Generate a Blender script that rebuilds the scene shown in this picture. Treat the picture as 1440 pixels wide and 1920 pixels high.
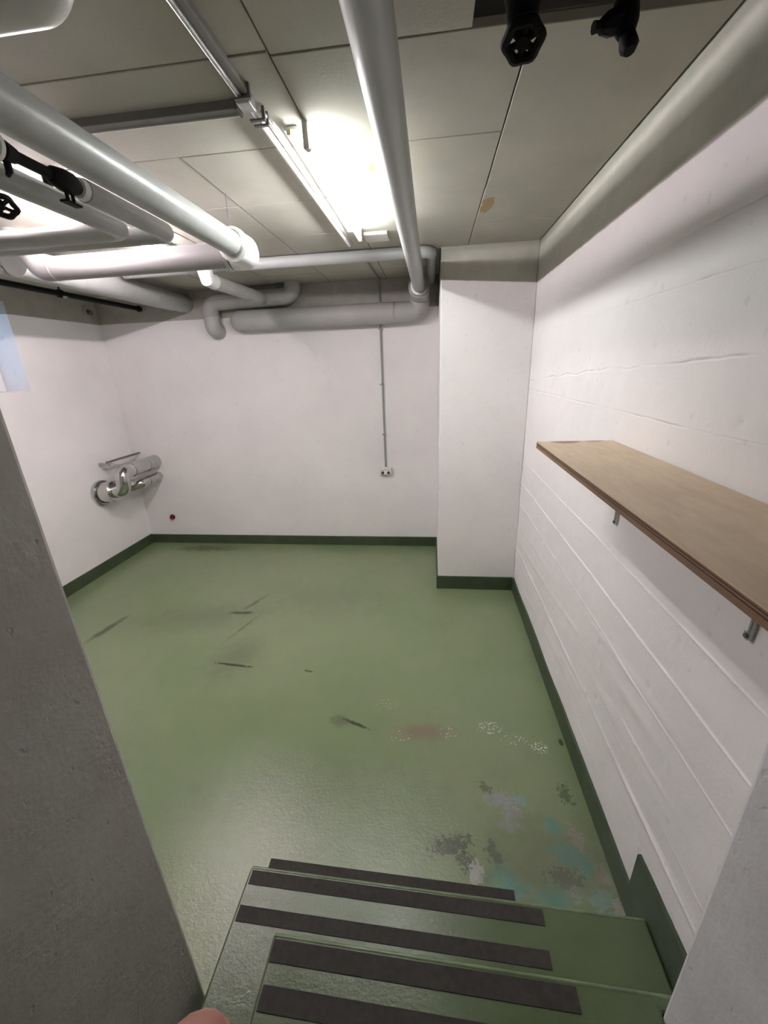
import bpy, bmesh, math, random
from mathutils import Vector, Matrix, noise as mnoise

random.seed(7)
for o in list(bpy.data.objects):
    bpy.data.objects.remove(o, do_unlink=True)
scene = bpy.context.scene
COL = scene.collection

# ------------------------------------------------------------------ camera
cam_data = bpy.data.cameras.new('camera')
cam = bpy.data.objects.new('camera', cam_data)
COL.objects.link(cam)
cam.location = (0.0, 0.0, 2.2)
cam.rotation_euler = (1.2263, 0.0369, 0.1125)
cam_data.sensor_fit = 'HORIZONTAL'
cam_data.sensor_width = 36.0
cam_data.lens = 755.13 / 1440.0 * 36.0
cam_data.clip_start = 0.01
scene.camera = cam

# ------------------------------------------------------------------ world, exposure
world = bpy.data.worlds.new('overcast_daylight')
scene.world = world
world.use_nodes = True
wbg = world.node_tree.nodes['Background']
wbg.inputs['Color'].default_value = (0.55, 0.72, 1.0, 1)
wbg.inputs['Strength'].default_value = 0.30
scene.view_settings.view_transform = 'Standard'
scene.view_settings.look = 'None'
scene.view_settings.gamma = 1.0
scene.view_settings.use_curve_mapping = False
scene.view_settings.exposure = 2.88
TUBE_POWER = 20.5

# ------------------------------------------------------------------ room dimensions (metres)
XR, XL = 0.828, -3.900
YB, YP = 4.807, 3.750
XPL = 0.065
H = 3.083
ZP = 2.795
HB = 0.150
DOOR_L, DOOR_R = -0.831, 0.680
YD_L, YD_R = 0.720, 0.700
Y_END = -1.80
DECK = H + 0.025
TOP = DECK + 0.30

# ------------------------------------------------------------------ node helpers
class NT:
    def __init__(s, name):
        s.m = bpy.data.materials.new(name); s.m.use_nodes = True
        s.t = s.m.node_tree; s.N = s.t.nodes; s.L = s.t.links
        s.b = s.N['Principled BSDF']
        s.geo = s.N.new('ShaderNodeNewGeometry')
        s.pos = s.geo.outputs['Position']
    def link(s, a, b): s.L.new(a, b)
    def val(s, sock, v):
        if isinstance(v, bpy.types.NodeSocket): s.L.new(v, sock)
        else: sock.default_value = v
    def noise(s, scale, detail=4, rough=0.55, vec=None, dist=0.0):
        n = s.N.new('ShaderNodeTexNoise')
        n.inputs['Scale'].default_value = scale; n.inputs['Detail'].default_value = detail
        n.inputs['Roughness'].default_value = rough; n.inputs['Distortion'].default_value = dist
        s.L.new(vec or s.pos, n.inputs['Vector']); return n.outputs['Fac']
    def math(s, op, a, b=0.0, clamp=False):
        n = s.N.new('ShaderNodeMath'); n.operation = op; n.use_clamp = clamp
        s.val(n.inputs[0], a); s.val(n.inputs[1], b); return n.outputs[0]
    def ramp(s, v, a, b, lo=0.0, hi=1.0):
        n = s.N.new('ShaderNodeMapRange'); n.interpolation_type = 'SMOOTHSTEP'
        s.val(n.inputs['Value'], v); n.inputs['From Min'].default_value = a; n.inputs['From Max'].default_value = b
        n.inputs['To Min'].default_value = lo; n.inputs['To Max'].default_value = hi; return n.outputs[0]
    def mix(s, f, a, b):
        n = s.N.new('ShaderNodeMix'); n.data_type = 'RGBA'
        s.val(n.inputs[0], f)
        for i, c in ((6, a), (7, b)):
            if isinstance(c, bpy.types.NodeSocket): s.L.new(c, n.inputs[i])
            else: n.inputs[i].default_value = (*c[:3], 1)
        return n.outputs[2]
    def mapping(s, loc, rotz, scale):
        n = s.N.new('ShaderNodeMapping'); n.vector_type = 'TEXTURE'
        n.inputs['Location'].default_value = loc; n.inputs['Rotation'].default_value = (0, 0, rotz)
        n.inputs['Scale'].default_value = scale; s.L.new(s.pos, n.inputs['Vector']); return n.outputs[0]
    def stretch(s, scale):
        n = s.N.new('ShaderNodeMapping'); n.inputs['Scale'].default_value = scale
        s.L.new(s.pos, n.inputs['Vector']); return n.outputs[0]
    def length(s, v):
        n = s.N.new('ShaderNodeVectorMath'); n.operation = 'LENGTH'; s.L.new(v, n.inputs[0]); return n.outputs['Value']
    def xyz(s):
        n = s.N.new('ShaderNodeSeparateXYZ'); s.L.new(s.pos, n.inputs[0]); return n.outputs
    def bump(s, h, strength, dist=0.01):
        n = s.N.new('ShaderNodeBump'); n.inputs['Strength'].default_value = strength; n.inputs['Distance'].default_value = dist
        s.L.new(h, n.inputs['Height']); s.L.new(n.outputs[0], s.b.inputs['Normal']); return n
    def out(s, col=None, rough=None, metal=None, spec=None):
        if col is not None:
            s.val(s.b.inputs['Base Color'], col if isinstance(col, bpy.types.NodeSocket) else (*col, 1))
        if rough is not None: s.val(s.b.inputs['Roughness'], rough)
        if metal is not None: s.b.inputs['Metallic'].default_value = metal
        if spec is not None: s.b.inputs['Specular IOR Level'].default_value = spec
        return s.m

def simple(name, col, rough=0.5, metal=0.0, var=0.08, scale=12, bump=0.0, bscale=120):
    n = NT(name)
    f = n.noise(scale, 4)
    c = n.mix(n.ramp(f, .3, .7), [x * (1 - var) for x in col], [min(1, x * (1 + var)) for x in col])
    if bump: n.bump(n.noise(bscale, 3), bump, 0.004)
    return n.out(c, rough, metal)

WALL_W = (0.82, 0.795, 0.785)
WALL_G = (0.40, 0.385, 0.335)

def wall_mat(name, slope_x=0.0, bump=0.25, cracks=False, dirt=False):
    n = NT(name)
    big = n.noise(1.3, 3); mid = n.noise(9, 5)
    w = n.mix(n.ramp(big, .3, .7), [c * .96 for c in WALL_W], [c * 1.03 for c in WALL_W])
    spots = n.ramp(n.noise(22, 2, .4), .70, .76)
    w = n.mix(n.math('MULTIPLY', spots, .18), w, (0.42, 0.40, 0.37))
    z = n.xyz()
    edge = n.math('ADD', z['Z'], n.math('MULTIPLY', n.noise(14, 2), 0.008))
    if slope_x:
        edge = n.math('ADD', edge, n.math('MULTIPLY', n.math('SUBTRACT', z['X'], XR), slope_x))
    up = n.ramp(edge, ZP - .002, ZP + .008)
    g = n.mix(n.ramp(mid, .3, .7), [c * .93 for c in WALL_G], [c * 1.05 for c in WALL_G])
    c = n.mix(up, w, g)
    if dirt:
        at = n.N.new('ShaderNodeAttribute'); at.attribute_name = 'dirt'
        c = n.mix(n.ramp(at.outputs['Fac'], .25, .95, 0, .5), c, (.34, .33, .31))
    if cracks:
        cr = n.noise(2.2, 6, .62, dist=0.6)
        line = n.ramp(n.math('ABSOLUTE', n.math('SUBTRACT', cr, .5)), 0.0, 0.006, 1, 0)
        c = n.mix(n.math('MULTIPLY', line, .16), c, (.5, .48, .45))
    h = n.math('ADD', n.math('MULTIPLY', n.noise(6, 4), .8), n.math('MULTIPLY', n.noise(70, 4), .25))
    n.bump(h, bump, 0.012)
    return n.out(c, 0.62, spec=.3)

M = {}
M['wall'] = wall_mat('white_wall_paint')
M['wall_pillar'] = wall_mat('white_pillar_paint', slope_x=0.075, bump=.35, cracks=True)
M['wall_boards'] = wall_mat('white_board_concrete_paint', bump=.22, dirt=True)

def plaster(name='rough_grey_plaster', k=(1, 1, 1)):
    n = NT(name)
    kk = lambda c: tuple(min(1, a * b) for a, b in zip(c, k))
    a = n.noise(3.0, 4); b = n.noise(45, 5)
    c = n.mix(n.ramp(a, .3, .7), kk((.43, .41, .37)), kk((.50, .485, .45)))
    pits = n.ramp(n.noise(30, 3, .5, n.stretch((1, 1, .6))), .66, .74)
    c = n.mix(n.math('MULTIPLY', pits, .18), c, kk((.28, .26, .24)))
    h = n.math('SUBTRACT', n.math('ADD', n.math('MULTIPLY', b, .6), n.noise(10, 3)), n.math('MULTIPLY', pits, .5))
    n.bump(h, .32, 0.008)
    return n.out(c, .8, spec=.2)
M['plaster'] = plaster()
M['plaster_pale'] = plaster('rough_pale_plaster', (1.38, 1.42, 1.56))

GREEN = (0.150, 0.190, 0.118)
def floor_mat(name='green_floor_paint', marks=True, k=1.0):
    n = NT(name)
    big = n.noise(0.9, 4, .6); mid = n.noise(5, 4)
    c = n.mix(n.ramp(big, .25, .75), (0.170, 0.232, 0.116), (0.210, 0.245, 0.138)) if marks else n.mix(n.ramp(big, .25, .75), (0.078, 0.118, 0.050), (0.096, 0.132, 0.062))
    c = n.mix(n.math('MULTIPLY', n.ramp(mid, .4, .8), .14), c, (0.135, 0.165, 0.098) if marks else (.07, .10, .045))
    rough = n.ramp(n.noise(3, 3), .3, .7, .20, .27)
    if marks:
        nz = n.noise(11, 5, .6); fine = n.noise(40, 5, .72, dist=.4); spk = n.noise(75, 3, .5)
        def patch(cx, cy, rx, ry, rot, col, amt, soft=.5, wob=.9, speck=None, src=None):
            nonlocal c
            d = n.length(n.mapping((cx, cy, 0), math.radians(rot), (rx, ry, 1)))
            d = n.math('ADD', d, n.math('MULTIPLY', n.math('SUBTRACT', src or nz, .5), wob * 2))
            m = n.ramp(d, 1 - soft, 1.0, amt, 0)
            if speck: m = n.math('MULTIPLY', m, n.ramp(spk if speck > 0 else fine, abs(speck), abs(speck) + .06))
            c = n.mix(m, c, col)
        DK = (.035, .034, .026)
        # worn and dirty areas
        patch(-1.60, 2.55, .30, .42, -20, (.115, .128, .078), .5, .95, .45)
        patch(-2.20, 3.10, .9, .35, 10, (.125, .138, .086), .5, .95, .45)
        patch(-3.00, 4.62, .55, .13, 0, (.10, .085, .05), .6, .8)
        patch(-1.0, 3.5, 1.0, .5, 0, (.135, .15, .095), .4, .95, .45)
        # dark scuffs
        patch(-3.00, 2.86, .055, .30, -13, DK, .65, .8, .45)
        patch(-1.84, 3.18, .16, .035, 5, DK, .75, .7, .5)
        patch(-1.78, 3.36, .03, .22, -25, DK, .5, .8, .6)
        patch(-1.72, 2.95, .025, .28, -20, DK, .35, .8, .6)
        patch(-1.57, 2.465, .20, .016, -5, DK, .9, .5, .8, src=fine)
        patch(-0.50, 1.985, .13, .016, -20, DK, .85, .5, .9, src=fine)
        patch(-0.60, 2.0, .10, .07, 0, (.10, .11, .075), .6, .8)
        patch(-0.95, 2.44, .05, .012, -10, DK, .7, .5, .9, src=fine)
        # rust-brown patch with pale specks
        patch(-0.05, 1.955, .25, .085, 5, (.200, .158, .112), .80, .75, .45)
        patch(-0.20, 1.915, .09, .055, 0, (.62, .48, .40), .9, .4, .4, .60)
        patch(0.10, 1.965, .07, .06, 0, (.62, .48, .40), .9, .4, .4, .58)
        patch(-0.30, 2.16, .10, .06, 0, (.40, .40, .33), .6, .4, .4, .58)
        # chipped paint near the right wall and the stair
        patch(0.37, 2.02, .10, .06, 0, (.62, .64, .60), .9, .4, .5, .57)
        patch(0.52, 1.94, .12, .05, 0, (.62, .64, .60), .8, .4, .5, .60)
        patch(0.66, 1.90, .06, .05, 0, (.62, .64, .60), .9, .4, .5, .54)
        LAV, TQ, TAN = (.25, .25, .27), (.105, .27, .215), (.30, .26, .22)
        for (cx, cy, rx, ry, rot, col, amt) in (
                (.37, 1.56, .10, .05, -12, LAV, .9), (.42, 1.50, .06, .05, 0, LAV, .8), (.47, 1.565, .05, .035, 10, (.19, .27, .28), .8),
                (.39, 1.43, .05, .035, 0, LAV, .7), (.30, 1.62, .05, .03, -30, (.08, .09, .07), .7),
                (.10, 1.32, .12, .05, 12, (.055, .052, .042), .85), (.18, 1.24, .09, .05, -40, (.06, .06, .05), .8), (.21, 1.21, .04, .06, 0, (.42, .41, .39), .8),
                (.30, 1.30, .04, .07, 20, (.07, .085, .055), .8),
                (.61, 1.45, .05, .045, 0, TQ, .95), (.66, 1.325, .11, .06, -15, TQ, .95), (.70, 1.29, .05, .06, 10, TQ, .95),
                (.33, 1.20, .07, .07, 0, TQ, .75), (.38, 1.17, .09, .04, 0, (.13, .30, .26), .75), (.54, 1.145, .10, .05, 8, TQ, .95),
                (.74, 1.16, .07, .06, 20, (.20, .31, .27), .85), (.80, 1.13, .03, .05, 0, (.34, .32, .29), .8), (.62, 1.19, .05, .05, 0, (.30, .33, .30), .7),
                (.71, 1.40, .035, .07, 12, TAN, .85), (.77, 1.25, .035, .07, 0, TAN, .8), (.60, 1.23, .08, .05, 0, (.09, .095, .07), .8),
                (.72, 1.62, .04, .07, 0, (.06, .075, .05), .75)):
            patch(cx, cy, rx * .80, ry * .80, rot, col, amt * .92, .12, 2.6, src=fine)
        patch(0.79, 1.95, .015, .03, 0, DK, .8, .4, .7)
        # dark dried film in front of the stair
        patch(0.55, 1.30, .45, .30, 0, (.105, .118, .078), .5, .8, .6)
        patch(-0.55, 1.45, .9, .40, 0, (.120, .150, .095), .25, .8, .9)
    # sand-grained paint at the foot of the stair, smoother further back
    yy = n.xyz()['Y']
    grain = n.math('MULTIPLY', n.math('ADD', n.noise(60, 5, .7), n.math('MULTIPLY', n.noise(24, 4), .6)), n.ramp(yy, 1.55, 2.35, 1.0, .10))
    n.bump(grain, .24, 0.006)
    return n.out(c, rough, spec=.55)
M['floor'] = floor_mat()
M['stair'] = floor_mat('green_stair_paint', marks=False, k=.56)
M['skirting'] = simple('dark_green_skirting_paint', (0.052, 0.076, 0.040), .45, var=.12, scale=7, bump=.15, bscale=60)
M['grip'] = simple('brown_black_grip_tape', (0.040, 0.036, 0.031), .85, var=.15, scale=40, bump=.4, bscale=500)

def ceiling_mat():
    n = NT('beige_fibre_panel')
    a = n.noise(1.6, 5, .6); b = n.noise(7, 5)
    c = n.mix(n.ramp(a, .25, .75), (0.41, 0.392, 0.335), (0.48, 0.462, 0.400))
    c = n.mix(n.math('MULTIPLY', n.ramp(b, .55, .8), .3), c, (0.36, 0.34, 0.29))
    nz = n.noise(16, 4)
    for (cx, cy, rx, ry, col, amt) in ((.315, 2.90, .045, .15, (.36, .24, .10), .8), (-.29, 2.31, .03, .05, (.42, .30, .12), .85),
                                       (-.35, 1.93, .05, .05, (.38, .34, .25), .6), (-.62, 1.27, .015, .06, (.15, .14, .12), .8),
                                       (-.10, 2.2, .16, .30, (.44, .41, .32), .5)):
        d = n.length(n.mapping((cx, cy, H), 0, (rx, ry, 1)))
        d = n.math('ADD', d, n.math('MULTIPLY', n.math('SUBTRACT', nz, .5), 1.6))
        c = n.mix(n.ramp(d, .6, 1.0, amt, 0), c, col)
    n.bump(n.noise(90, 4), .12, .004)
    return n.out(c, .85, spec=.15)
M['panel'] = ceiling_mat()
M['slab'] = simple('dark_concrete_slab', (0.16, 0.15, 0.125), .9, var=.15, scale=4)
M['pipe'] = simple('grey_painted_insulation', (0.335, 0.345, 0.33), .36, var=.04, scale=5, bump=.06, bscale=30)
M['pipe_mid'] = simple('grey_white_plastic_jacket', (0.27, 0.262, 0.26), .45, var=.03, scale=5)
M['pipe_white'] = simple('white_plastic_jacket', (0.68, 0.67, 0.65), .34, var=.03, scale=5)
M['pipe_dull'] = simple('dull_grey_insulation', (0.40, 0.395, 0.375), .55, var=.05, scale=5, bump=.08, bscale=30)
M['black'] = simple('black_iron', (0.004, 0.0036, 0.0036), .6, var=.2, scale=30, bump=.1, bscale=80)
M['black'].node_tree.nodes['Principled BSDF'].inputs['Specular IOR Level'].default_value = .18
M['galv'] = simple('galvanised_steel', (0.48, 0.48, 0.47), .38, .85, var=.12, scale=40)
M['greysteel'] = simple('grey_painted_steel', (0.30, 0.295, 0.275), .5, var=.06, scale=20)
M['darkgrey2'] = simple('grey_brown_trunking', (0.17, 0.165, 0.15), .6, var=.06, scale=20)
M['darkgrey'] = simple('dark_grey_plastic', (0.13, 0.125, 0.115), .55, var=.08, scale=20)
M['white'] = simple('white_enamel', (0.80, 0.80, 0.78), .35, var=.02, scale=10)
M['ivory'] = simple('ivory_socket_plastic', (0.66, 0.63, 0.58), .4, var=.02, scale=10)
M['alu'] = simple('aluminium_cladding', (0.56, 0.56, 0.55), .17, 1.0, var=.08, scale=9, bump=.10, bscale=14)
M['red'] = simple('dark_red_plastic', (0.20, 0.006, 0.012), .45, var=.06, scale=30)
M['brass'] = simple('dull_yellow_holder', (0.62, 0.58, 0.36), .5, var=.05, scale=20)
M['shadowgap'] = simple('socket_hole_dark', (0.05, 0.045, 0.04), .7, var=.1, scale=20)

def ply(name, edge=False):
    n = NT(name)
    if not edge:
        g = n.noise(5, 5, .6, n.stretch((6.0, 1.0, 4)), .8); f = n.noise(60, 3, .6, n.stretch((6, .5, 1)))
        c = n.mix(n.ramp(g, .25, .75), (0.58, 0.45, 0.31), (0.70, 0.56, 0.40))
        c = n.mix(n.math('MULTIPLY', f, .25), c, (.44, .32, .20))
        blot = n.ramp(n.noise(2.6, 4, .6), .52, .72)
        c = n.mix(n.math('MULTIPLY', blot, .45), c, (0.50, 0.375, 0.25))
        for (cx, cy, rx, ry) in ((.61, 1.945, .075, .055), (.74, 1.955, .05, .03)):
            d = n.math('ADD', n.length(n.mapping((cx, cy, 1.847), 0, (rx, ry, 1))), n.math('MULTIPLY', n.noise(30, 3), .5))
            c = n.mix(n.ramp(d, .8, 1.3, .8, 0), c, (.20, .075, .05))
        return n.out(c, .5)
    g = n.noise(9, 4, .6, n.stretch((1, .4, 3)))
    c = n.mix(n.ramp(g, .3, .7), (0.190, 0.108, 0.062), (0.275, 0.165, 0.098))
    return n.out(c, .65)
M['ply'] = ply('birch_plywood_face')
M['ply_edge'] = ply('plywood_edge', True)
M['ply_dark'] = simple('plywood_glue_line', (0.075, 0.034, 0.020), .7, var=.2, scale=20)

def emitter(name, col, s):
    m = bpy.data.materials.new(name); m.use_nodes = True
    b = m.node_tree.nodes['Principled BSDF']
    b.inputs['Base Color'].default_value = (.9, .9, .9, 1)
    b.inputs['Emission Color'].default_value = (*col, 1); b.inputs['Emission Strength'].default_value = s
    return m
M['tube'] = emitter('lit_cool_white_tube', (0.975, 0.995, 1.0), TUBE_POWER)
M['tube_warm'] = emitter('lit_warm_white_tube', (1.0, 0.885, 0.945), TUBE_POWER * 2.45)
def glass():
    n = NT('frosted_window_glass'); n.b.inputs['Transmission Weight'].default_value = 1.0
    n.b.inputs['IOR'].default_value = 1.05
    n.bump(n.noise(80, 3), .2, .003)
    return n.out((.9, .95, 1.0), .35)
M['glass'] = glass()
def skin():
    n = NT('skin'); c = n.mix(n.ramp(n.noise(90, 4), .3, .7), (.50, .20, .16), (.60, .27, .22))
    n.b.inputs['Subsurface Weight'].default_value = .15
    n.b.inputs['Subsurface Radius'].default_value = (.012, .005, .003)
    n.bump(n.noise(900, 2), .1, .0005)
    return n.out(c, .5)
M['skin'] = skin()
M['nail'] = simple('fingernail', (.66, .40, .36), .3, var=.05, scale=200)
M['sleeve'] = simple('dark_sleeve_cloth', (.03, .035, .045), .9, var=.2, scale=200)

# ------------------------------------------------------------------ mesh helpers
def world_loc(p):
    v = Vector((0, 0, 0))
    while p is not None:
        v += p.location; p = p.parent
    return v

def finish(name, bm, mat, parent=None, smooth=False, bevel=0.0, flat_faces=None):
    me = bpy.data.meshes.new(name)
    off = world_loc(parent)
    if off.length: bmesh.ops.translate(bm, verts=bm.verts, vec=-off)
    bmesh.ops.recalc_face_normals(bm, faces=bm.faces)
    bm.to_mesh(me); bm.free()
    me.materials.append(M[mat] if isinstance(mat, str) else mat)
    o = bpy.data.objects.new(name, me); COL.objects.link(o)
    if parent is not None: o.parent = parent
    if smooth:
        for p in me.polygons: p.use_smooth = True
        me.set_sharp_from_angle(angle=math.radians(38))
    if bevel:
        md = o.modifiers.new('bevel', 'BEVEL'); md.width = bevel; md.segments = 2; md.limit_method = 'ANGLE'
    return o

def add_box(bm, x0, x1, y0, y1, z0, z1):
    vs = [bm.verts.new((x, y, z)) for x in (x0, x1) for y in (y0, y1) for z in (z0, z1)]
    for f in ((0, 1, 3, 2), (4, 6, 7, 5), (0, 4, 5, 1), (2, 3, 7, 6), (0, 2, 6, 4), (1, 5, 7, 3)):
        bm.faces.new([vs[i] for i in f])
    return vs

def box(name, x0, x1, y0, y1, z0, z1, mat, parent=None, bevel=0.0):
    bm = bmesh.new(); add_box(bm, x0, x1, y0, y1, z0, z1)
    return finish(name, bm, mat, parent, bevel=bevel)

def add_prism(bm, poly, z0, z1):
    a = [bm.verts.new((x, y, z0)) for x, y in poly]; b = [bm.verts.new((x, y, z1)) for x, y in poly]
    bm.faces.new(a[::-1]); bm.faces.new(b)
    n = len(poly)
    for i in range(n): bm.faces.new((a[i], a[(i + 1) % n], b[(i + 1) % n], b[i]))

def prism(name, poly, z0, z1, mat, parent=None, bevel=0.0):
    bm = bmesh.new(); add_prism(bm, poly, z0, z1)
    return finish(name, bm, mat, parent, bevel=bevel)

def fillet_path(pts, fr, n=8):
    pts = [Vector(p) for p in pts]
    if fr <= 0 or len(pts) < 3: return pts
    out = [pts[0]]
    for i in range(1, len(pts) - 1):
        p, a, b = pts[i], pts[i - 1], pts[i + 1]
        u = (a - p).normalized(); w = (b - p).normalized()
        ang = u.angle(w)
        t = min(fr / math.tan(ang / 2), (a - p).length * .49 if i > 1 else (a - p).length * .95, (b - p).length * .49 if i < len(pts) - 2 else (b - p).length * .95)
        r = t * math.tan(ang / 2)
        c = p + (u + w).normalized() * (r / math.sin(ang / 2))
        s, e = p + u * t, p + w * t
        vs, ve = s - c, e - c
        tot = vs.angle(ve); ax = vs.cross(ve).normalized()
        for k in range(n + 1): out.append(c + Matrix.Rotation(tot * k / n, 3, ax) @ vs)
    out.append(pts[-1]); return out

def add_tube(bm, pts, r, seg=20, caps=True):
    """sweep a circle along pts; r a number or a list of radii"""
    pts = [Vector(p) for p in pts]; n = len(pts)
    rad = r if isinstance(r, (list, tuple)) else [r] * n
    tang = []
    for i in range(n):
        a = pts[max(i - 1, 0)]; b = pts[min(i + 1, n - 1)]
        tang.append((b - a).normalized())
    ref = Vector((0, 0, 1)) if abs(tang[0].z) < .9 else Vector((1, 0, 0))
    u = tang[0].cross(ref).normalized(); rings = []
    for i in range(n):
        u = (u - tang[i] * u.dot(tang[i])).normalized(); w = tang[i].cross(u)
        rings.append([bm.verts.new(pts[i] + (u * math.cos(2 * math.pi * k / seg) + w * math.sin(2 * math.pi * k / seg)) * rad[i]) for k in range(seg)])
    for i in range(n - 1):
        for k in range(seg):
            bm.faces.new((rings[i][k], rings[i][(k + 1) % seg], rings[i + 1][(k + 1) % seg], rings[i + 1][k]))
    if caps:
        bm.faces.new(rings[0][::-1]); bm.faces.new(rings[-1])
    return rings

def tube(name, pts, r, mat, parent=None, fillet=0.0, seg=20, n=8, caps=True):
    bm = bmesh.new(); add_tube(bm, fillet_path(pts, fillet, n), r, seg, caps)
    return finish(name, bm, mat, parent, smooth=True)

def ring(name, c, axis, r_in, r_out, w, mat, parent=None, seg=24):
    """a collar: short cylinder band with rounded shoulders round a pipe"""
    c = Vector(c); a = Vector(axis).normalized()
    bm = bmesh.new()
    pts = [c - a * w / 2, c - a * w * .36, c + a * w * .36, c + a * w / 2]
    add_tube(bm, pts, [r_in + (r_out - r_in) * .5, r_out, r_out, r_in + (r_out - r_in) * .5], seg, True)
    return finish(name, bm, mat, parent, smooth=True)

def struct(o, label=None):
    o['kind'] = 'structure'
    if label: o['label'] = label
    return o

def thing(name, label, cat, loc=(0, 0, 0), group=None):
    o = bpy.data.objects.new(name, None); COL.objects.link(o); o.location = loc
    o.empty_display_size = .1
    o['label'] = label; o['category'] = cat
    if group: o['group'] = group
    return o

def tag(o, label, cat, group=None):
    o['label'] = label; o['category'] = cat
    if group: o['group'] = group
    return o

# ------------------------------------------------------------------ floor
floor = struct(box('floor', XL, XR, Y_END, YB, -0.12, 0.0, 'floor'), 'worn green painted concrete floor with chipped paint near the stair')

SK = -0.018                                   # the flight stands about one degree askew
def sk(x, y): return (x, y + SK * x)
def skew_poly(x0, x1, y0, y1): return [sk(x0, y0), sk(x1, y0), sk(x1, y1), sk(x0, y1)]
prism('anti_slip_strip', skew_poly(-.760, .366, 1.115, 1.168), 0.0, 0.0025, 'grip', floor)['label'] = 'dark grip strip on the floor at the stair foot'

# ------------------------------------------------------------------ walls
# back wall
struct(box('wall_back', XL - .2, XR + .2, YB, YB + .2, -0.12, TOP, 'wall'), 'white back wall with a grey painted band along the top')

# pillar
struct(box('wall_pillar', XPL, XR, YP, YB, 0, DECK, 'wall_pillar', bevel=.008), 'white painted pillar in the far right corner')

# left wall with a window niche
NY0, NY1, NZ0, NZ1 = 2.55, 3.70, 2.115, 2.90
bm = bmesh.new()
add_box(bm, XL - .35, XL, Y_END, NY0, -0.12, DECK)
add_box(bm, XL - .35, XL, NY1, YB, -0.12, DECK)
add_box(bm, XL - .35, XL, NY0, NY1, -0.12, NZ0)
add_box(bm, XL - .35, XL, NY0, NY1, NZ1, DECK)
struct(finish('wall_left', bm, 'wall'), 'white left wall with a deep basement window niche')

# window at the outer side of the niche
win = thing('window_1', 'small basement window deep in the left wall niche', 'window', (XL - .30, (NY0 + NY1) / 2, NZ0))
del win['category']; win['kind'] = 'structure'
WX = XL - .30
for a in ((NY0, NY0 + .06, NZ0, NZ1), (NY1 - .06, NY1, NZ0, NZ1), (NY0 + .06, NY1 - .06, NZ0, NZ0 + .06), (NY0 + .06, NY1 - .06, NZ1 - .06, NZ1), (3.10, 3.15, NZ0 + .06, NZ1 - .06)):
    box('window_frame', WX - .03, WX + .03, *a, 'white', win, bevel=.004)
box('pane', WX - .004, WX + .004, NY0 + .06, 3.10, NZ0 + .06, NZ1 - .06, 'glass', win)
box('pane', WX - .004, WX + .004, 3.15, NY1 - .06, NZ0 + .06, NZ1 - .06, 'glass', win)

# right wall: board-marked concrete, real relief
# (height, amplitude, coverage, half width): ribs stand proud low down, cracks are sunk higher up
RIDGES = [(.25, .0025, .2, .008), (.49, .0060, .85, .013), (.60, .0025, .2, .006), (.72, .0025, .15, .004), (.945, .0040, .65, .0045), (1.142, .0055, 1.0, .0048), (1.352, .0042, .55, .0045),
          (1.56, -.002, .2, .003), (1.979, -.0040, .62, .0028), (2.13, -.0050, .45, .0032), (2.42, -.0040, .12, .0028), (2.57, -.0040, .30, .0028)]
BOARDS = sorted(r[0] for r in RIDGES)
DENTS = [(random.uniform(.75, 3.7), random.uniform(.2, 2.75), random.uniform(.006, .016), random.uniform(-.005, .003)) for _ in range(90)]
def board_off(z):
    i = sum(1 for b in BOARDS if z > b)
    return (((i * 7919) % 13) / 13.0 - .5) * .0022
def wobble(y, zr):
    wob = .006 * mnoise.noise(Vector((y * 1.7, zr * 9, 3))) + (.0025 * mnoise.noise(Vector((y * 14, zr * 5, 7))) if zr > 1.5 else 0)
    if zr == 2.13: wob += .070 - .045 * max(0, (y - 1.1)) - .02 * max(0, y - 2.2) + .012 * mnoise.noise(Vector((y * 6, 1, 5)))
    return wob
def relief(y, z, near):
    d, dirt = 0.0, 0.0
    for zr, amp, cov, hw, w in near:
        dz = z - (zr + w)
        if abs(dz) > hw * 3: continue
        g = mnoise.noise(Vector((y * 3.1, zr * 31, 1))) * .9 + mnoise.noise(Vector((y * 13, zr * 17, 8))) * .5
        k = max(0.0, min(1.0, g + cov)) * math.exp(-(dz / hw) ** 2)
        d += amp * k
        if amp < 0: dirt = max(dirt, k)
    d += board_off(z) + .0025 * mnoise.noise(Vector((y * 2.3, z * 3.7, 11))) + .0012 * mnoise.noise(Vector((y * 9, z * 14, 2)))
    for (dy, dzc, r, dep) in DENTS:
        if abs(y - dy) < 2 * r and abs(z - dzc) < 2 * r:
            e = math.exp(-((y - dy) ** 2 + (z - dzc) ** 2) / (r * r)); d += dep * e
            if dep < -.0015: dirt = max(dirt, .6 * e)
    # trowel smears sliding along the lower wall
    if z < 1.0:
        s_ = mnoise.noise(Vector((y * 1.1, z * 15 + y * 1.0, 6)))
        d += max(0, s_ - .22) * .008
    return d, dirt
bm = bmesh.new()
dl = bm.verts.layers.float.new('dirt')
NY = 340
YE = YP + .02
ys = [YD_R + (YE - YD_R) * i / NY for i in range(NY + 1)]
zs = set(round(-.12 + (DECK + .12) * j / 230, 4) for j in range(231))
for zr, amp, cov, hw, in RIDGES:
    lo, hi, st_ = (zr - .09, zr + .10, .003) if zr == 2.13 else (zr - .022 - hw, zr + .022 + hw, .0022)
    k = lo
    while k < hi: zs.add(round(k, 4)); k += st_
zs = sorted(zs)
gv = []
for y in ys:
    near = [(zr, amp, cov, hw, wobble(y, zr)) for zr, amp, cov, hw in RIDGES]
    row = []
    for z in zs:
        d, di = relief(y, z, near)
        v = bm.verts.new((XR - d, y, z)); v[dl] = di; row.append(v)
    gv.append(row)
for i in range(NY):
    for j in range(len(zs) - 1):
        bm.faces.new((gv[i][j], gv[i][j + 1], gv[i + 1][j + 1], gv[i + 1][j]))
add_box(bm, XR + .006, XR + .20, YD_R, YB, -0.12, TOP)
wr = finish('wall_right', bm, 'wall_boards')
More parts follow.
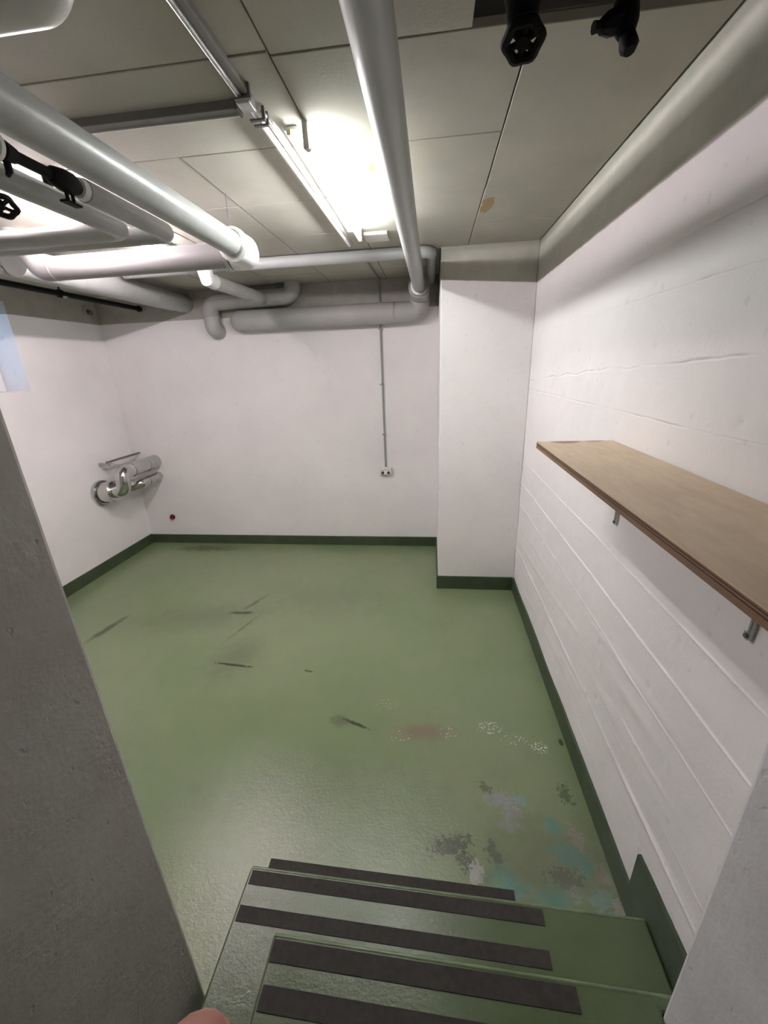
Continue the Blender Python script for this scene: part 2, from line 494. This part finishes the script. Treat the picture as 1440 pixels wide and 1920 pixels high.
for p in wr.data.polygons: p.use_smooth = len(wr.data.polygons) - p.index > 6
struct(wr, 'white painted board-marked concrete wall behind the shelf')

# walls beside the stair (the opening the photo is taken through)
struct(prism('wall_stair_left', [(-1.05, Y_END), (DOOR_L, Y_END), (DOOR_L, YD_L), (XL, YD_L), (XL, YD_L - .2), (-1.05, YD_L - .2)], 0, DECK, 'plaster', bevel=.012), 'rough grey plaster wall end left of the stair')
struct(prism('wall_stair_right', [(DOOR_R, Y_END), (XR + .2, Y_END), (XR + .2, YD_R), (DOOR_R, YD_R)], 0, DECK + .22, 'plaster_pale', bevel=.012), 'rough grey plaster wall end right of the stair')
struct(box('wall_stair_end', XL - .35, XR + .2, Y_END - .2, Y_END, -0.12, TOP, 'plaster'))

# skirting
t = .014
struct(box('baseboard_back', XL, XPL, YB - t, YB, 0, .125, 'skirting', bevel=.003), 'dark green painted skirting along the back wall')
struct(box('baseboard_left', XL, XL + t, YD_L, YB - t, 0, .135, 'skirting', bevel=.003), 'dark green painted skirting along the left wall')
struct(box('baseboard_pillar', XPL - t, XR - t, YP - t, YP, 0, .145, 'skirting', bevel=.003), 'dark green painted skirting on the pillar foot')
struct(box('baseboard_pillar_side', XPL - t, XPL, YP, YB - t, 0, .125, 'skirting', bevel=.003))
bm = bmesh.new()
prof = [(YP - t, 0), (YP - t, .148), (1.147, .140), (1.143, .350), (.86, .368), (YD_R, .374), (YD_R, 0)]
va = [bm.verts.new((XR - t, y, z)) for y, z in prof]; vb = [bm.verts.new((XR + .002, y, z)) for y, z in prof]
bm.faces.new(va); bm.faces.new(vb[::-1])
for i in range(len(prof)): bm.faces.new((va[i], va[(i + 1) % 7], vb[(i + 1) % 7], vb[i]))
struct(finish('baseboard_right', bm, 'skirting'), 'dark green painted skirting stepping up beside the stair')

# ------------------------------------------------------------------ ceiling
bm = bmesh.new()
RX, RY = .110, 1.552
add_box(bm, XL - .35, XR + .003, RY, YB, DECK, DECK + .35)
add_box(bm, XL - .35, RX, Y_END, RY, DECK, DECK + .35)
add_box(bm, RX, XR + .2, Y_END, RY, DECK + .22, DECK + .35)
ceiling = struct(finish('ceiling', bm, 'slab'), 'ceiling clad with beige fibre panels and an open recess')
G = .0027
def panels(x0, x1, cuts):
    for a, b in zip(cuts[:-1], cuts[1:]):
        bm = bmesh.new()
        dz = [random.uniform(-.002, .002) for _ in range(4)]
        vs = add_box(bm, x0 + G, x1 - G, a + G, b - G, H, DECK)
        k = 0
        for v in vs:
            if v.co.z < H + .001: v.co.z += dz[k]; k += 1
        finish('ceiling_panel', bm, 'panel', ceiling, bevel=.0025)
panels(.277, XR - .006, [1.556, 3.232, YP - .003])
panels(-.484, .277, [1.54, 2.10, 2.668, 3.25, 3.80] )
panels(-.484, XPL - .003, [3.80, 4.36, YB - .003])
panels(-.484, RX, [Y_END, -.7, .40, .98, 1.54])
panels(-1.082, -.484, [2.04, 2.61, 3.20, 3.78, 4.35, YB - .003])
panels(-1.68, -.484, [1.52, 2.04])
panels(-1.68, -.484, [Y_END, -.7, .40, .96, 1.52])
panels(-1.68, -1.082, [2.04, 2.61, 3.20, 3.78, 4.35, YB - .003])
for q, (a, b) in enumerate(((-2.28, -1.68), (-2.88, -2.28), (-3.48, -2.88), (XL, -3.48))):
    o = .28 * (q % 2)
    panels(a, b, [.72 + o, 1.3 + o, 1.9 + o, 2.5 + o, 3.1 + o, 3.7 + o, 4.3 + o, YB - .003])

# ------------------------------------------------------------------ staircase
st = thing('staircase', 'green painted concrete steps with dark grip strips leading down', 'stairs', (0, .8, 0))
R1, R2, R3, R4 = .192, .382, .572, .762
Y1, Y2, Y3, Y4 = 1.031, .752, .47, .19
def step(poly, z, z0=0.0):
    bm = bmesh.new(); add_prism(bm, poly, z0, z)
    return finish('step', bm, 'stair', st, bevel=.010)
s1 = step([(-.772, Y4), (-.538, Y4), sk(-.538, Y2 - .004), sk(.812, Y2 - .004), sk(.812, Y1), sk(-.772, Y1)], R1)
s2 = step([(-.536, Y3 + .006), (DOOR_R - .002, Y3 + .006), (DOOR_R - .002, YD_R + .003), (.812, YD_R + .003), sk(.812, Y2), sk(-.536, Y2)], R2)
s3 = step([(-.536, Y4), (DOOR_R - .002, Y4), (DOOR_R - .002, Y3), (-.536, Y3)], R3)
s4 = step([(DOOR_L + .002, Y_END + .01), (DOOR_R - .002, Y_END + .01), (DOOR_R - .002, Y4 - .006), (DOOR_L + .002, Y4 - .006)], R4)
T = .0022
M['nosing'] = simple('worn_green_step_edge', (0.150, 0.200, 0.105), .3, var=.2, scale=14)
for s_, z, x0, x1, y in ((s1, R1, -.766, .806, Y1), (s2, R2, -.530, .800, Y2)):
    tube('nosing_edge', [(x0, y - .006 + SK * x0, z - .0055), (x1, y - .006 + SK * x1, z - .0055)], .0075, 'nosing', s_, seg=12)
for s, z, x0, x1, y0, y1 in ((s1, R1, -.757, .432, .966, 1.016), (s1, R1, -.757, .426, .846, .896), (s2, R2, -.526, .445, .680, .737), (s2, R2, -.522, .450, .572, .629), (s3, R3, -.52, .45, .40, .46)):
    prism('anti_slip_strip', skew_poly(x0, x1, y0, y1), z, z + T, 'grip', s)

# ------------------------------------------------------------------ shelf on the right wall
SH, SX = 1.847, .487
sh = thing('wall_shelf', 'long plywood shelf board on two steel brackets along the right wall', 'shelf', (XR - .17, 1.2, SH))
TH = .030
XW = XR - .004
nply = 9
box('shelf_board', SX + .0015, XW, .302, 1.9535, SH - TH, SH, 'ply', sh)
for i in range(nply):
    a = SH - TH + TH * i / nply; b = SH - TH + TH * (i + 1) / nply
    m = 'ply_dark' if i in (4, 6) else ('ply_edge' if i < nply - 1 else 'ply')
    out = .0004 if m == 'ply_dark' else 0
    bm = bmesh.new(); add_box(bm, SX + out, SX + .0015, .30, 1.955 - out, a, b); add_box(bm, SX + .0015, XW, 1.9535, 1.955 - out, a, b)
    finish('ply_layer', bm, m, sh)
for yb in (1.80, .98):
    zt = SH - TH
    # wall leg: tapering plate with a rounded foot
    n_ = 8
    def leg_outline(w0, w1, z0, z1):
        pts = [(-w0, z0), (w0, z0), (w1, z1 + w1)]
        pts += [(w1 * math.cos(math.pi * k / n_), z1 + w1 - w1 * math.sin(math.pi * k / n_)) for k in range(1, n_)]
        return pts + [(-w1, z1 + w1)]
    def plate(name, outline, x0, x1, mat, parent):
        bm = bmesh.new()
        va = [bm.verts.new((x0, yb + y, z)) for y, z in outline]; vb = [bm.verts.new((x1, yb + y, z)) for y, z in outline]
        bm.faces.new(va); bm.faces.new(vb[::-1])
        for i in range(len(outline)): bm.faces.new((va[i], va[(i + 1) % len(va)], vb[(i + 1) % len(va)], vb[i]))
        return finish(name, bm, mat, parent)
    br = plate('bracket', leg_outline(.020, .011, zt, 1.493), XR - .010, XR + .002, 'galv', sh)
    plate('bracket_rib', leg_outline(.012, .005, zt, 1.520), XR - .016, XR - .010, 'white', br)
    tube('screw_head', [(XR - .010, yb, 1.506), (XR - .015, yb, 1.506)], .0065, 'darkgrey', br, seg=10)
    # arm under the board
    box('bracket_arm', SX + .06, XR - .010, yb - .014, yb + .014, zt - .010, zt, 'galv', br, bevel=.002)
    bm = bmesh.new()
    pr = [(SX + .10, zt - .010), (XR - .016, zt - .010), (XR - .016, zt - .060), (XR - .05, zt - .035)]
    va = [bm.verts.new((x, yb - .004, z)) for x, z in pr]; vb = [bm.verts.new((x, yb + .004, z)) for x, z in pr]
    bm.faces.new(va); bm.faces.new(vb[::-1])
    for i in range(4): bm.faces.new((va[i], va[(i + 1) % 4], vb[(i + 1) % 4], vb[i]))
    finish('bracket_gusset', bm, 'white', br)

# ------------------------------------------------------------------ fluorescent lamps
def batten(x, y0, y1, label, side=1, tube_mat='tube', drop=.068):
    L = thing('fluorescent_lamp', label, 'lamp', (x, (y0 + y1) / 2, H), 'lit fluorescent battens')
    zt = H - drop
    box('housing', x - .060 * side - .028, x - .060 * side + .028, y0 + .01, y1 + .04, H - .016, H - .001, 'white', L, bevel=.004)
    tube('fluorescent_tube', [(x, y0 + .012, zt), (x, y1 - .012, zt)], .0135, tube_mat, L, seg=14)
    for yy, d in ((y0, -1), (y1, 1)):
        hd = box('lamp_holder', x - .011, x + .011, yy - .010, yy + .010, zt - .016, H - .001, 'ivory', L, bevel=.003)
        tube('end_cap', [(x, yy - d * .012, zt), (x, yy - d * .030, zt)], .0142, 'galv', hd, seg=14)
    return L
la = batten(-.482, 1.885, 3.115, 'lit fluorescent tube in the middle of the ceiling')
box('starter', -.556, -.538, 1.880, 1.905, H - .036, H - .015, 'brass', la, bevel=.004)
batten(-1.960, 1.95, 3.18, 'lit fluorescent tube half hidden above the left pipes', side=-1, tube_mat='tube_warm', drop=.034)

box('ceiling_box', -.478, -.312, 3.225, 3.40, H - .022, H - .001, 'ivory', None, bevel=.003)
tag(bpy.data.objects['ceiling_box'], 'flat ivory box on the ceiling at the end of the tube lamp', 'box')

# ------------------------------------------------------------------ conduit on the ceiling beside the lamp
c = thing('ceiling_conduit', 'thin steel conduit along the ceiling beside the tube lamp', 'conduit', (-.62, 1.7, H))
bm = bmesh.new(); add_box(bm, -.642, -.605, .55, 1.655, H - .018, H - .0005); finish('cable_channel', bm, 'greysteel', c, bevel=.002)
tube('conduit_tube', [(-.634, .55, H - .026), (-.634, 1.655, H - .026)], .008, 'galv', c, seg=12)
tube('conduit_tube', [(-.622, 1.70, H - .026), (-.612, 3.42, H - .026)], .010, 'white', c, seg=12)
tube('conduit_tube', [(-.600, 1.76, H - .016), (-.592, 3.42, H - .016)], .007, 'galv', c, seg=10)
jb = box('junction_box', -.652, -.605, 1.655, 1.715, H - .040, H - .001, 'galv', c, bevel=.004)
tube('gland', [(-.652, 1.70, H - .02), (-.668, 1.70, H - .02)], .009, 'darkgrey', jb, seg=10)
for y in (1.64, 1.765, 1.80):
    cl = box('clip', -.648, -.592, y - .007, y + .007, H - .040, H - .034, 'darkgrey', c, bevel=.001)
    box('clip_leg', -.602, -.592, y - .007, y + .007, H - .034, H - .001, 'darkgrey', cl)

t_ = thing('cable_trunking', 'grey trunking bar running across the ceiling to the conduit', 'trunking', (-1.0, 1.73, H))
box('trunking_body', -1.345, -.676, 1.705, 1.742, H - .027, H - .001, 'darkgrey2', t_, bevel=.002)
box('trunking_lid', -1.345, -.676, 1.742, 1.748, H - .031, H - .001, 'ivory', t_, bevel=.001)
box('end_stop', -.676, -.668, 1.700, 1.752, H - .032, H - .001, 'darkgrey', t_)

# ------------------------------------------------------------------ conduit and socket on the back wall
w = thing('wall_conduit', 'grey conduit running down the back wall to the socket', 'conduit', (-.56, YB, 1.06))
tube('conduit_tube', [(-.575, 3.70, H - .012), (-.566, YB - .012, H - .012), (-.563, YB - .012, 1.055)], .0105, 'greysteel', w, fillet=.03, seg=12, n=5)
for z in (2.86, 2.60, 2.02, 1.45):
    cl = box('clip', -.586, -.548, YB - .026, YB - .001, z - .008, z + .008, 'greysteel', w, bevel=.002)
tube('clip_screw', [(-.590, YB - .001, 2.02), (-.590, YB - .016, 2.02)], .007, 'greysteel', w, seg=10)
so = thing('wall_socket', 'small ivory double socket on the back wall', 'socket', (-.561, YB, 1.0))
box('socket_box', -.632, -.490, YB - .045, YB - .0005, .960, 1.050, 'ivory', so, bevel=.006)
for x in (-.597, -.526):
    pl = box('socket_face', x - .031, x + .031, YB - .052, YB - .044, .968, 1.018, 'white', so, bevel=.004)
    tube('socket_well', [(x, YB - .0535, .990), (x, YB - .051, .990)], .019, 'shadowgap', pl, seg=16)
box('socket_lip', -.630, -.492, YB - .055, YB - .044, 1.022, 1.030, 'ivory', so, bevel=.002)

# red plug
rp = thing('red_pipe_plug', 'small dark red plug on the back wall near the floor', 'plug', (-3.525, YB, .383))
tube('plug_flange', [(-3.525, YB, .383), (-3.525, YB - .012, .383)], .036, 'red', rp, seg=18)
tube('plug_cap', [(-3.525, YB - .012, .383), (-3.525, YB - .035, .383)], [.028, .024], 'red', rp, seg=8)

# ------------------------------------------------------------------ big pipes
# pipe above the stair, right of the lamp, down to the back wall
p3x, p3z, p3r = -.143, 2.945, .0575
q = thing('insulated_pipe', 'grey pipe along the ceiling right of the lamp, turning left at the back wall', 'pipe', (p3x, 2.5, p3z))
tube('pipe_run', [(p3x, -1.70, p3z), (p3x, 2.6, p3z), (p3x + .010, 4.42, p3z - .022)], p3r, 'pipe', q, seg=28)
ring('collar', (p3x + .010, 4.40, p3z - .022), (0, 1, 0), .07, .088, .075, 'galv', q)
tube('pipe_elbow', [(p3x + .010, 4.40, p3z - .022), (p3x + .010, 4.685, p3z - .05), (p3x + .007, 4.690, 2.739), (-.40, 4.690, 2.739)], .100, 'pipe_dull', q, fillet=.11, seg=24)
tube('pipe_run', [(-.40, 4.690, 2.739), (-2.11, 4.690, 2.739), (-2.14, 4.76, 2.739), (-2.14, YB - .002, 2.739)], .106, 'pipe_dull', q, fillet=.05, seg=24)
for y in (1.2, 3.05):
    hr = tube('hanger_rod', [(p3x, y, DECK), (p3x, y, p3z + p3r)], .004, 'galv', q, seg=8)

# S-shaped pipe above it
q = thing('insulated_pipe', 'short S-shaped dull grey pipe high on the back wall', 'pipe', (-1.9, 4.68, 2.93))
ys_ = 4.685
tube('pipe_run', [(-1.475, ys_, H - .002), (-1.475, ys_, 2.957), (-2.43, ys_, 2.938), (-2.43, ys_, 2.675), (-2.43, 4.765, 2.660), (-2.43, YB - .002, 2.660)], .085, 'pipe_dull', q, fillet=.10, seg=24)
ring('collar', (-2.43, ys_, 2.80), (0, 0, 1), .085, .093, .012, 'pipe_dull', q)
# branch with mitred white elbow that joins it
q = thing('branch_pipe', 'thin grey branch pipe with a white elbow under the ceiling at the back', 'pipe', (-1.78, 4.0, 2.92))
tube('pipe_run', [(-1.782, 3.56, 2.912), (-1.782, 4.592, 2.93)], .055, 'pipe_dull', q, seg=22)
tube('pipe_elbow', [(-1.782, 3.58, 2.912), (-1.782, 3.47, 2.912), (-1.782, 3.44, 2.99), (-1.782, 3.44, H)], [.058, .058, .058, .058], 'pipe_white', q, seg=12)
ring('collar', (-1.782, 3.575, 2.912), (0, 1, 0), .056, .0605, .012, 'pipe', q)

# pipe across under the ceiling
q = thing('cross_pipe', 'pale pipe running across under the ceiling in front of the pillar', 'pipe', (-1.0, 3.62, 3.03))
tube('pipe_run', [(-2.62, 3.66, 3.0375), (-.012, 3.66, 3.0375), (-.012, YB - .001, 3.0375)], .0430, 'pipe', q, fillet=.07, seg=20)

# P1: big pipe lower left, turning left through a white sleeve
q = thing('insulated_pipe', 'big grey pipe from upper left to a white corner sleeve', 'pipe', (-1.068, 1.5, 2.85))
tube('pipe_run', [(-1.068, YD_L + .001, 2.853), (-1.068, 2.56, 2.853)], .0595, 'pipe', q, seg=28)
tube('corner_sleeve', [(-1.068, 2.435, 2.853), (-1.068, 2.56, 2.853), (-1.078, 2.60, 2.853), (-1.12, 2.618, 2.853), (-1.165, 2.618, 2.853)], [.079, .081, .081, .081, .079], 'pipe_white', q, seg=28)
ring('collar', (-1.068, 2.425, 2.853), (0, 1, 0), .075, .084, .022, 'pipe_white', q, seg=28)
ring('collar', (-1.185, 2.618, 2.853), (1, 0, 0), .075, .083, .022, 'galv', q, seg=28)
hr = tube('hanger_rod', [(-1.075, 2.43, DECK), (-1.075, 2.43, 2.93)], .0045, 'darkgrey', q, seg=8)
ring('pipe_clamp', (-1.068, 2.400, 2.853), (0, 1, 0), .06, .066, .020, 'galv', q, seg=28)
tube('pipe_run', [(-1.165, 2.612, 2.853), (-2.42, 2.625, 2.853), (-2.60, 2.66, H)], .066, 'pipe_mid', q, fillet=.07, seg=28)
ring('collar', (-2.33, 2.625, 2.853), (1, 0, 0), .066, .068, .010, 'pipe', q)

# P5: insulated pipe with a bare black stretch and valve
q = thing('insulated_pipe', 'grey pipe with a bare black valve section beside the big left pipe', 'pipe', (-1.272, 1.5, 2.85))
tube('pipe_run', [(-1.272, 1.655, 2.850), (-1.272, 2.175, 2.850), (-2.70, 2.175, 2.850)], .0385, 'pipe', q, fillet=.055, seg=22)
tube('pipe_run', [(-1.272, YD_L + .001, 2.850), (-1.272, 1.325, 2.850)], .0385, 'pipe', q, seg=22)
ring('collar', (-1.272, 1.650, 2.850), (0, 1, 0), .03, .034, .040, 'white', q)
ring('collar', (-1.272, 1.325, 2.850), (0, 1, 0), .036, .040, .014, 'white', q)
tube('bare_pipe', [(-1.272, 1.32, 2.850), (-1.272, 1.64, 2.850)], .0165, 'black', q, seg=14)
vb_ = tube('valve_body', [(-1.272, 1.515, 2.850), (-1.272, 1.525, 2.850), (-1.272, 1.56, 2.850), (-1.272, 1.60, 2.850), (-1.272, 1.625, 2.850)], [.020, .028, .034, .034, .024], 'black', q, seg=12)
for dy in (-.012, .014):
    tube('valve_post', [(-1.272, 1.58 + dy, 2.85), (-1.272, 1.58 + dy, 2.79)], .006, 'black', vb_, seg=8)
box('valve_handle', -1.286, -1.258, 1.545, 1.615, 2.783, 2.791, 'black', vb_, bevel=.002)
vb_ = tube('valve_body', [(-1.272, 1.335, 2.850), (-1.272, 1.35, 2.850), (-1.272, 1.39, 2.850)], [.022, .030, .022], 'black', q, seg=12)
tube('drain_cock', [(-1.272, 1.36, 2.85), (-1.272, 1.36, 2.80), (-1.272, 1.35, 2.785)], [.010, .010, .006], 'black', vb_, seg=10)

# P4
q = thing('insulated_pipe', 'grey pipe turning left nearest to the half hidden lamp', 'pipe', (-1.437, 1.5, 2.85))
tube('pipe_run', [(-1.437, YD_L + .001, 2.849), (-1.437, 2.075, 2.849), (-2.70, 2.075, 2.849)], .040, 'pipe', q, fillet=.055, seg=22)

# handwheel valve further left
def handwheel(parent, c, axis, R, mat='black', spokes=5, tr=.008):
    c = Vector(c); a = Vector(axis).normalized()
    u = a.orthogonal().normalized(); v = a.cross(u)
    bm = bmesh.new()
    nseg, ns = 30, 8
    rows = []
    for i in range(nseg):
        th = 2 * math.pi * i / nseg; rad = R * (1 + .07 * math.cos(th * 6)); d = u * math.cos(th) + v * math.sin(th)
        rows.append([bm.verts.new(c + d * rad + (d * math.cos(2 * math.pi * k / ns) + a * math.sin(2 * math.pi * k / ns)) * tr) for k in range(ns)])
    for i in range(nseg):
        for k in range(ns):
            bm.faces.new((rows[i][k], rows[(i + 1) % nseg][k], rows[(i + 1) % nseg][(k + 1) % ns], rows[i][(k + 1) % ns]))
    wheel = finish('handwheel', bm, mat, parent, smooth=True)
    for i in range(spokes):
        th = 2 * math.pi * i / spokes + .3; d = u * math.cos(th) + v * math.sin(th)
        tube('spoke', [c + a * .002, c + d * R * .98], tr * .62, mat, wheel, seg=8)
    tube('wheel_hub', [c - a * .010, c + a * .010], [tr * 1.7, tr * 1.3], mat, wheel, seg=12)
    return wheel

q = thing('valve_pipe', 'black iron pipe with handwheel valve left of the grey pipes', 'pipe', (-1.70, 1.75, 2.90))
tube('bare_pipe', [(-1.70, 1.17, 2.945), (-1.70, 2.00, 2.945), (-1.70, 2.00, H)], .018, 'black', q, fillet=.03, seg=14)
vb_ = tube('valve_body', [(-1.70, 1.64, 2.945), (-1.70, 1.66, 2.945), (-1.70, 1.70, 2.945), (-1.70, 1.74, 2.945), (-1.70, 1.76, 2.945)], [.02, .034, .030, .034, .02], 'black', q, seg=14)
tube('valve_stem', [(-1.70, 1.70, 2.945), (-1.697, 1.712, 2.86)], [.018, .008], 'black', vb_, seg=12)
handwheel(q, (-1.690, 1.720, 2.856), (.25, -.45, -.85), .047, tr=.011)

# P10 along the left at the back, black pipe under it
q = thing('insulated_pipe', 'thick grey pipe close under the ceiling running into the back wall at left', 'pipe', (-2.76, 3.9, 2.96))
tube('pipe_run', [(-2.775, 2.80, 2.962), (-2.775, 4.70, 2.962), (-2.775, YB - .001, 2.962)], [.097, .097, .092], 'pipe', q, seg=26)
for y in (3.3, 4.2): ring('band', (-2.775, y, 2.962), (0, 1, 0), .097, .0985, .012, 'pipe', q)
q = thing('grey_pipe', 'thin grey pipe between the thick pipe and the black pipe', 'pipe', (-2.94, 3.9, 2.93))
tube('pipe_run', [(-2.935, 2.80, 2.925), (-2.935, YB - .001, 2.925)], .030, 'pipe_dull', q, seg=16)
ring('collar', (-2.935, 4.70, 2.925), (0, 1, 0), .03, .034, .03, 'pipe_dull', q)
q = thing('black_pipe', 'thin black iron pipe with clamp near the left wall', 'pipe', (-3.32, 3.9, 2.92))
tube('bare_pipe', [(-3.325, 2.75, 2.932), (-3.325, 4.74, 2.932)], .024, 'black', q, seg=14)
ring('end_fitting', (-3.325, 4.755, 2.932), (0, 1, 0), .026, .031, .05, 'black', q)
tube('bare_pipe', [(-3.325, 4.77, 2.932), (-3.325, YB - .001, 2.932)], .012, 'black', q, seg=10)
pc = ring('pipe_clamp', (-3.325, 3.72, 2.932), (0, 1, 0), .026, .034, .045, 'black', q)
tube('hanger_rod', [(-3.325, 3.72, 2.955), (-3.325, 3.72, DECK)], .006, 'black', pc, seg=8)
tube('clamp_bolt', [(-3.300, 3.72, 2.905), (-3.272, 3.73, 2.902)], .008, 'galv', pc, seg=8)
q = thing('round_wall_vent', 'small round grey vent high on the left wall near the corner', 'vent', (XL, 4.66, 2.93))
tube('cap_disc', [(XL + .0005, 4.66, 2.92), (XL + .02, 4.66, 2.92)], [.062, .056], 'pipe_dull', q, seg=20)
tube('cap_stub', [(XL + .02, 4.66, 2.92), (XL + .06, 4.655, 2.90)], .026, 'darkgrey', q, seg=14)

# P11 pipe end at the top left
q = thing('insulated_pipe', 'pale pipe end crossing the top left corner', 'pipe', (-1.0, 1.06, 2.94))
tube('pipe_run', [(-3.2, 1.085, 2.975), (-.80, 1.085, 2.975), (-.80, 1.085, H - .006)], .052, 'pipe_white', q, fillet=.05, seg=22)

# ------------------------------------------------------------------ black valves in the recess, top right
q = thing('valve', 'black handwheel valve hanging from the ceiling recess', 'valve', (.185, 1.16, 2.84))
handwheel(q, (.190, 1.178, 2.846), (-.10, -.42, -.9), .0345, spokes=6, tr=.0105)
vb_ = tube('valve_body', [(.186, 1.20, DECK + .10), (.186, 1.20, 3.02), (.186, 1.198, 2.955), (.188, 1.192, 2.915), (.188, 1.188, 2.875)], [.046, .048, .044, .036, .030], 'black', q, seg=18)
tube('valve_stem', [(.188, 1.190, 2.89), (.190, 1.180, 2.852)], .0075, 'black', vb_, seg=10)
ring('packing_nut', (.188, 1.190, 2.893), (0, -.1, -1), .026, .032, .018, 'black', vb_, seg=6)
q = thing('valve', 'black drain valve with side lever hanging from the ceiling recess', 'valve', (.415, 1.21, 2.84))
vb_ = tube('valve_body', [(.402, 1.215, DECK + .10), (.402, 1.215, 2.915), (.403, 1.213, 2.905), (.405, 1.210, 2.868), (.408, 1.206, 2.850)], [.0125, .0125, .025, .026, .018], 'black', q, seg=12)
tube('outlet', [(.407, 1.207, 2.858), (.412, 1.192, 2.822), (.413, 1.188, 2.812)], [.014, .019, .012], 'black', vb_, seg=10)
tube('side_branch', [(.404, 1.211, 2.882), (.372, 1.203, 2.868), (.352, 1.198, 2.862)], [.022, .022, .013], 'black', vb_, seg=8)
tube('lever', [(.354, 1.198, 2.863), (.336, 1.194, 2.860)], [.009, .011], 'black', vb_, seg=8)
q = thing('black_pipe', 'black iron header pipe inside the ceiling recess', 'pipe', (.45, 1.2, DECK + .12))
tube('bare_pipe', [(RX + .002, 1.207, DECK + .125), (DOOR_R + .14, 1.207, DECK + .125)], .038, 'black', q, seg=18)

# ------------------------------------------------------------------ metal clad pipes low in the left corner
q = thing('metal_clad_pipe', 'shiny metal clad pipe from the left wall bending into the corner', 'pipe', (XL, 4.16, .92))
tube('wall_flange', [(XL + .0005, 4.165, .925), (XL + .035, 4.165, .925), (XL + .040, 4.165, .925)], [.150, .150, .140], 'alu', q, seg=30)
tube('flange_gap', [(XL + .038, 4.165, .925), (XL + .052, 4.165, .925)], .122, 'shadowgap', q, seg=30)
tube('outlet_pipe', [(XL + .05, 4.165, .930), (XL + .20, 4.165, .945)], .120, 'alu', q, seg=30)
ring('seam_band', (XL + .185, 4.165, .944), (1, 0, .1), .120, .1235, .018, 'alu', q, seg=30)
tube('pipe_elbow', [(XL + .19, 4.165, .945), (XL + .30, 4.18, .955), (XL + .305, 4.19, 1.150), (XL + .31, 4.36, 1.157)], .082, 'alu', q, fillet=.085, seg=24, n=6)
tube('pipe_run', [(XL + .31, 4.34, 1.157), (XL + .31, YB - .001, 1.160)], .084, 'alu', q, seg=24)
for y in (4.35, 4.62): ring('seam_band', (XL + .31, y, 1.157), (0, 1, 0), .084, .0875, .018, 'alu', q)
q = thing('metal_clad_pipe', 'thinner metal clad pipe below the shiny corner pipe', 'pipe', (XL + .31, 4.5, .96))
tube('pipe_run', [(XL + .001, 4.42, .90), (XL + .20, 4.42, .925), (XL + .31, 4.46, .955), (XL + .315, YB - .001, .962)], .057, 'alu', q, fillet=.06, seg=22, n=5)
for y in (4.58, 4.70): ring('seam_band', (XL + .313, y, .958), (0, 1, 0), .057, .060, .014, 'alu', q)
q = thing('pipe_bracket', 'thin steel rail bracket above the shiny corner pipe', 'bracket', (XL, 4.5, 1.24))
box('rail', XL + .10, XL + .125, 4.24, YB - .001, 1.262, 1.282, 'darkgrey', q, bevel=.002)
box('wall_arm', XL + .0005, XL + .14, 4.24, 4.262, 1.225, 1.262, 'galv', q, bevel=.002)
tube('hanger_rod', [(XL + .25, 4.25, 1.24), (XL + .12, 4.25, 1.27)], .006, 'galv', q, seg=8)

# ------------------------------------------------------------------ fingertip of the photographer below the lens
from mathutils import Euler
CM = Euler((1.2263, 0.0369, 0.1125)).to_matrix()      # the hand is held beside the phone, 2.2 m above the floor
HAND = Vector((0.0, 0.0, 2.2))
def cpt(x, y, d): return HAND + CM @ Vector((x, y, -d))
person = thing('person', 'pink fingertip of the person holding the camera, at the bottom edge', 'person', cpt(-.040, -.235, .085))
def skinned(name, chains, mat, parent, levels=2):
    vs, es, rs = [], [], []
    for ch in chains:
        prev = ch[0]
        for (p, r) in ch[1]:
            vs.append(p); rs.append(r); k = len(vs) - 1
            if prev is not None: es.append((prev, k))
            prev = k
    off = world_loc(parent)
    me = bpy.data.meshes.new(name); me.from_pydata([v - off for v in vs], es, [])
    o = bpy.data.objects.new(name, me); COL.objects.link(o); o.parent = parent
    md = o.modifiers.new('skin', 'SKIN'); md.use_smooth_shade = True
    for k, r in enumerate(rs): me.skin_vertices[0].data[k].radius = (r, r)
    me.skin_vertices[0].data[0].use_root = True
    o.modifiers.new('sub', 'SUBSURF').levels = levels; o.modifiers['sub'].render_levels = levels
    me.materials.append(M[mat]); return o
# wrist, palm, raised index finger, three curled fingers and thumb: one continuous skin
W = (-.030, -.330, .085)
ch = [(None, [(cpt(-.024, -.400, .075), .027), (cpt(*W), .025), (cpt(-.032, -.285, .087), .030), (cpt(-.036, -.245, .088), .031)]),
      (3, [(cpt(-.046, -.216, .090), .0125), (cpt(-.047, -.182, .095), .0125), (cpt(-.047, -.150, .099), .0125), (cpt(-.047, -.1270, .100), .0118)]),
      (3, [(cpt(-.034, -.220, .094), .0120), (cpt(-.033, -.198, .112), .0108), (cpt(-.033, -.212, .130), .0100), (cpt(-.033, -.232, .122), .0092)]),
      (3, [(cpt(-.018, -.224, .094), .0115), (cpt(-.017, -.203, .110), .0102), (cpt(-.017, -.216, .127), .0096), (cpt(-.018, -.234, .119), .0088)]),
      (3, [(cpt(-.004, -.232, .092), .0105), (cpt(-.003, -.214, .105), .0092), (cpt(-.003, -.224, .120), .0086), (cpt(-.005, -.240, .114), .0080)]),
      (2, [(cpt(-.058, -.270, .098), .0150), (cpt(-.066, -.243, .112), .0118), (cpt(-.058, -.220, .126), .0105), (cpt(-.046, -.206, .133), .0092)])]
skinned('hand', ch, 'skin', person)
bm = bmesh.new()
add_tube(bm, [cpt(-.024, -.375, .078), cpt(-.020, -.44, .070), cpt(-.005, -.62, .03)], [.034, .038, .048], 20)
finish('sleeve', bm, 'sleeve', person, smooth=True)
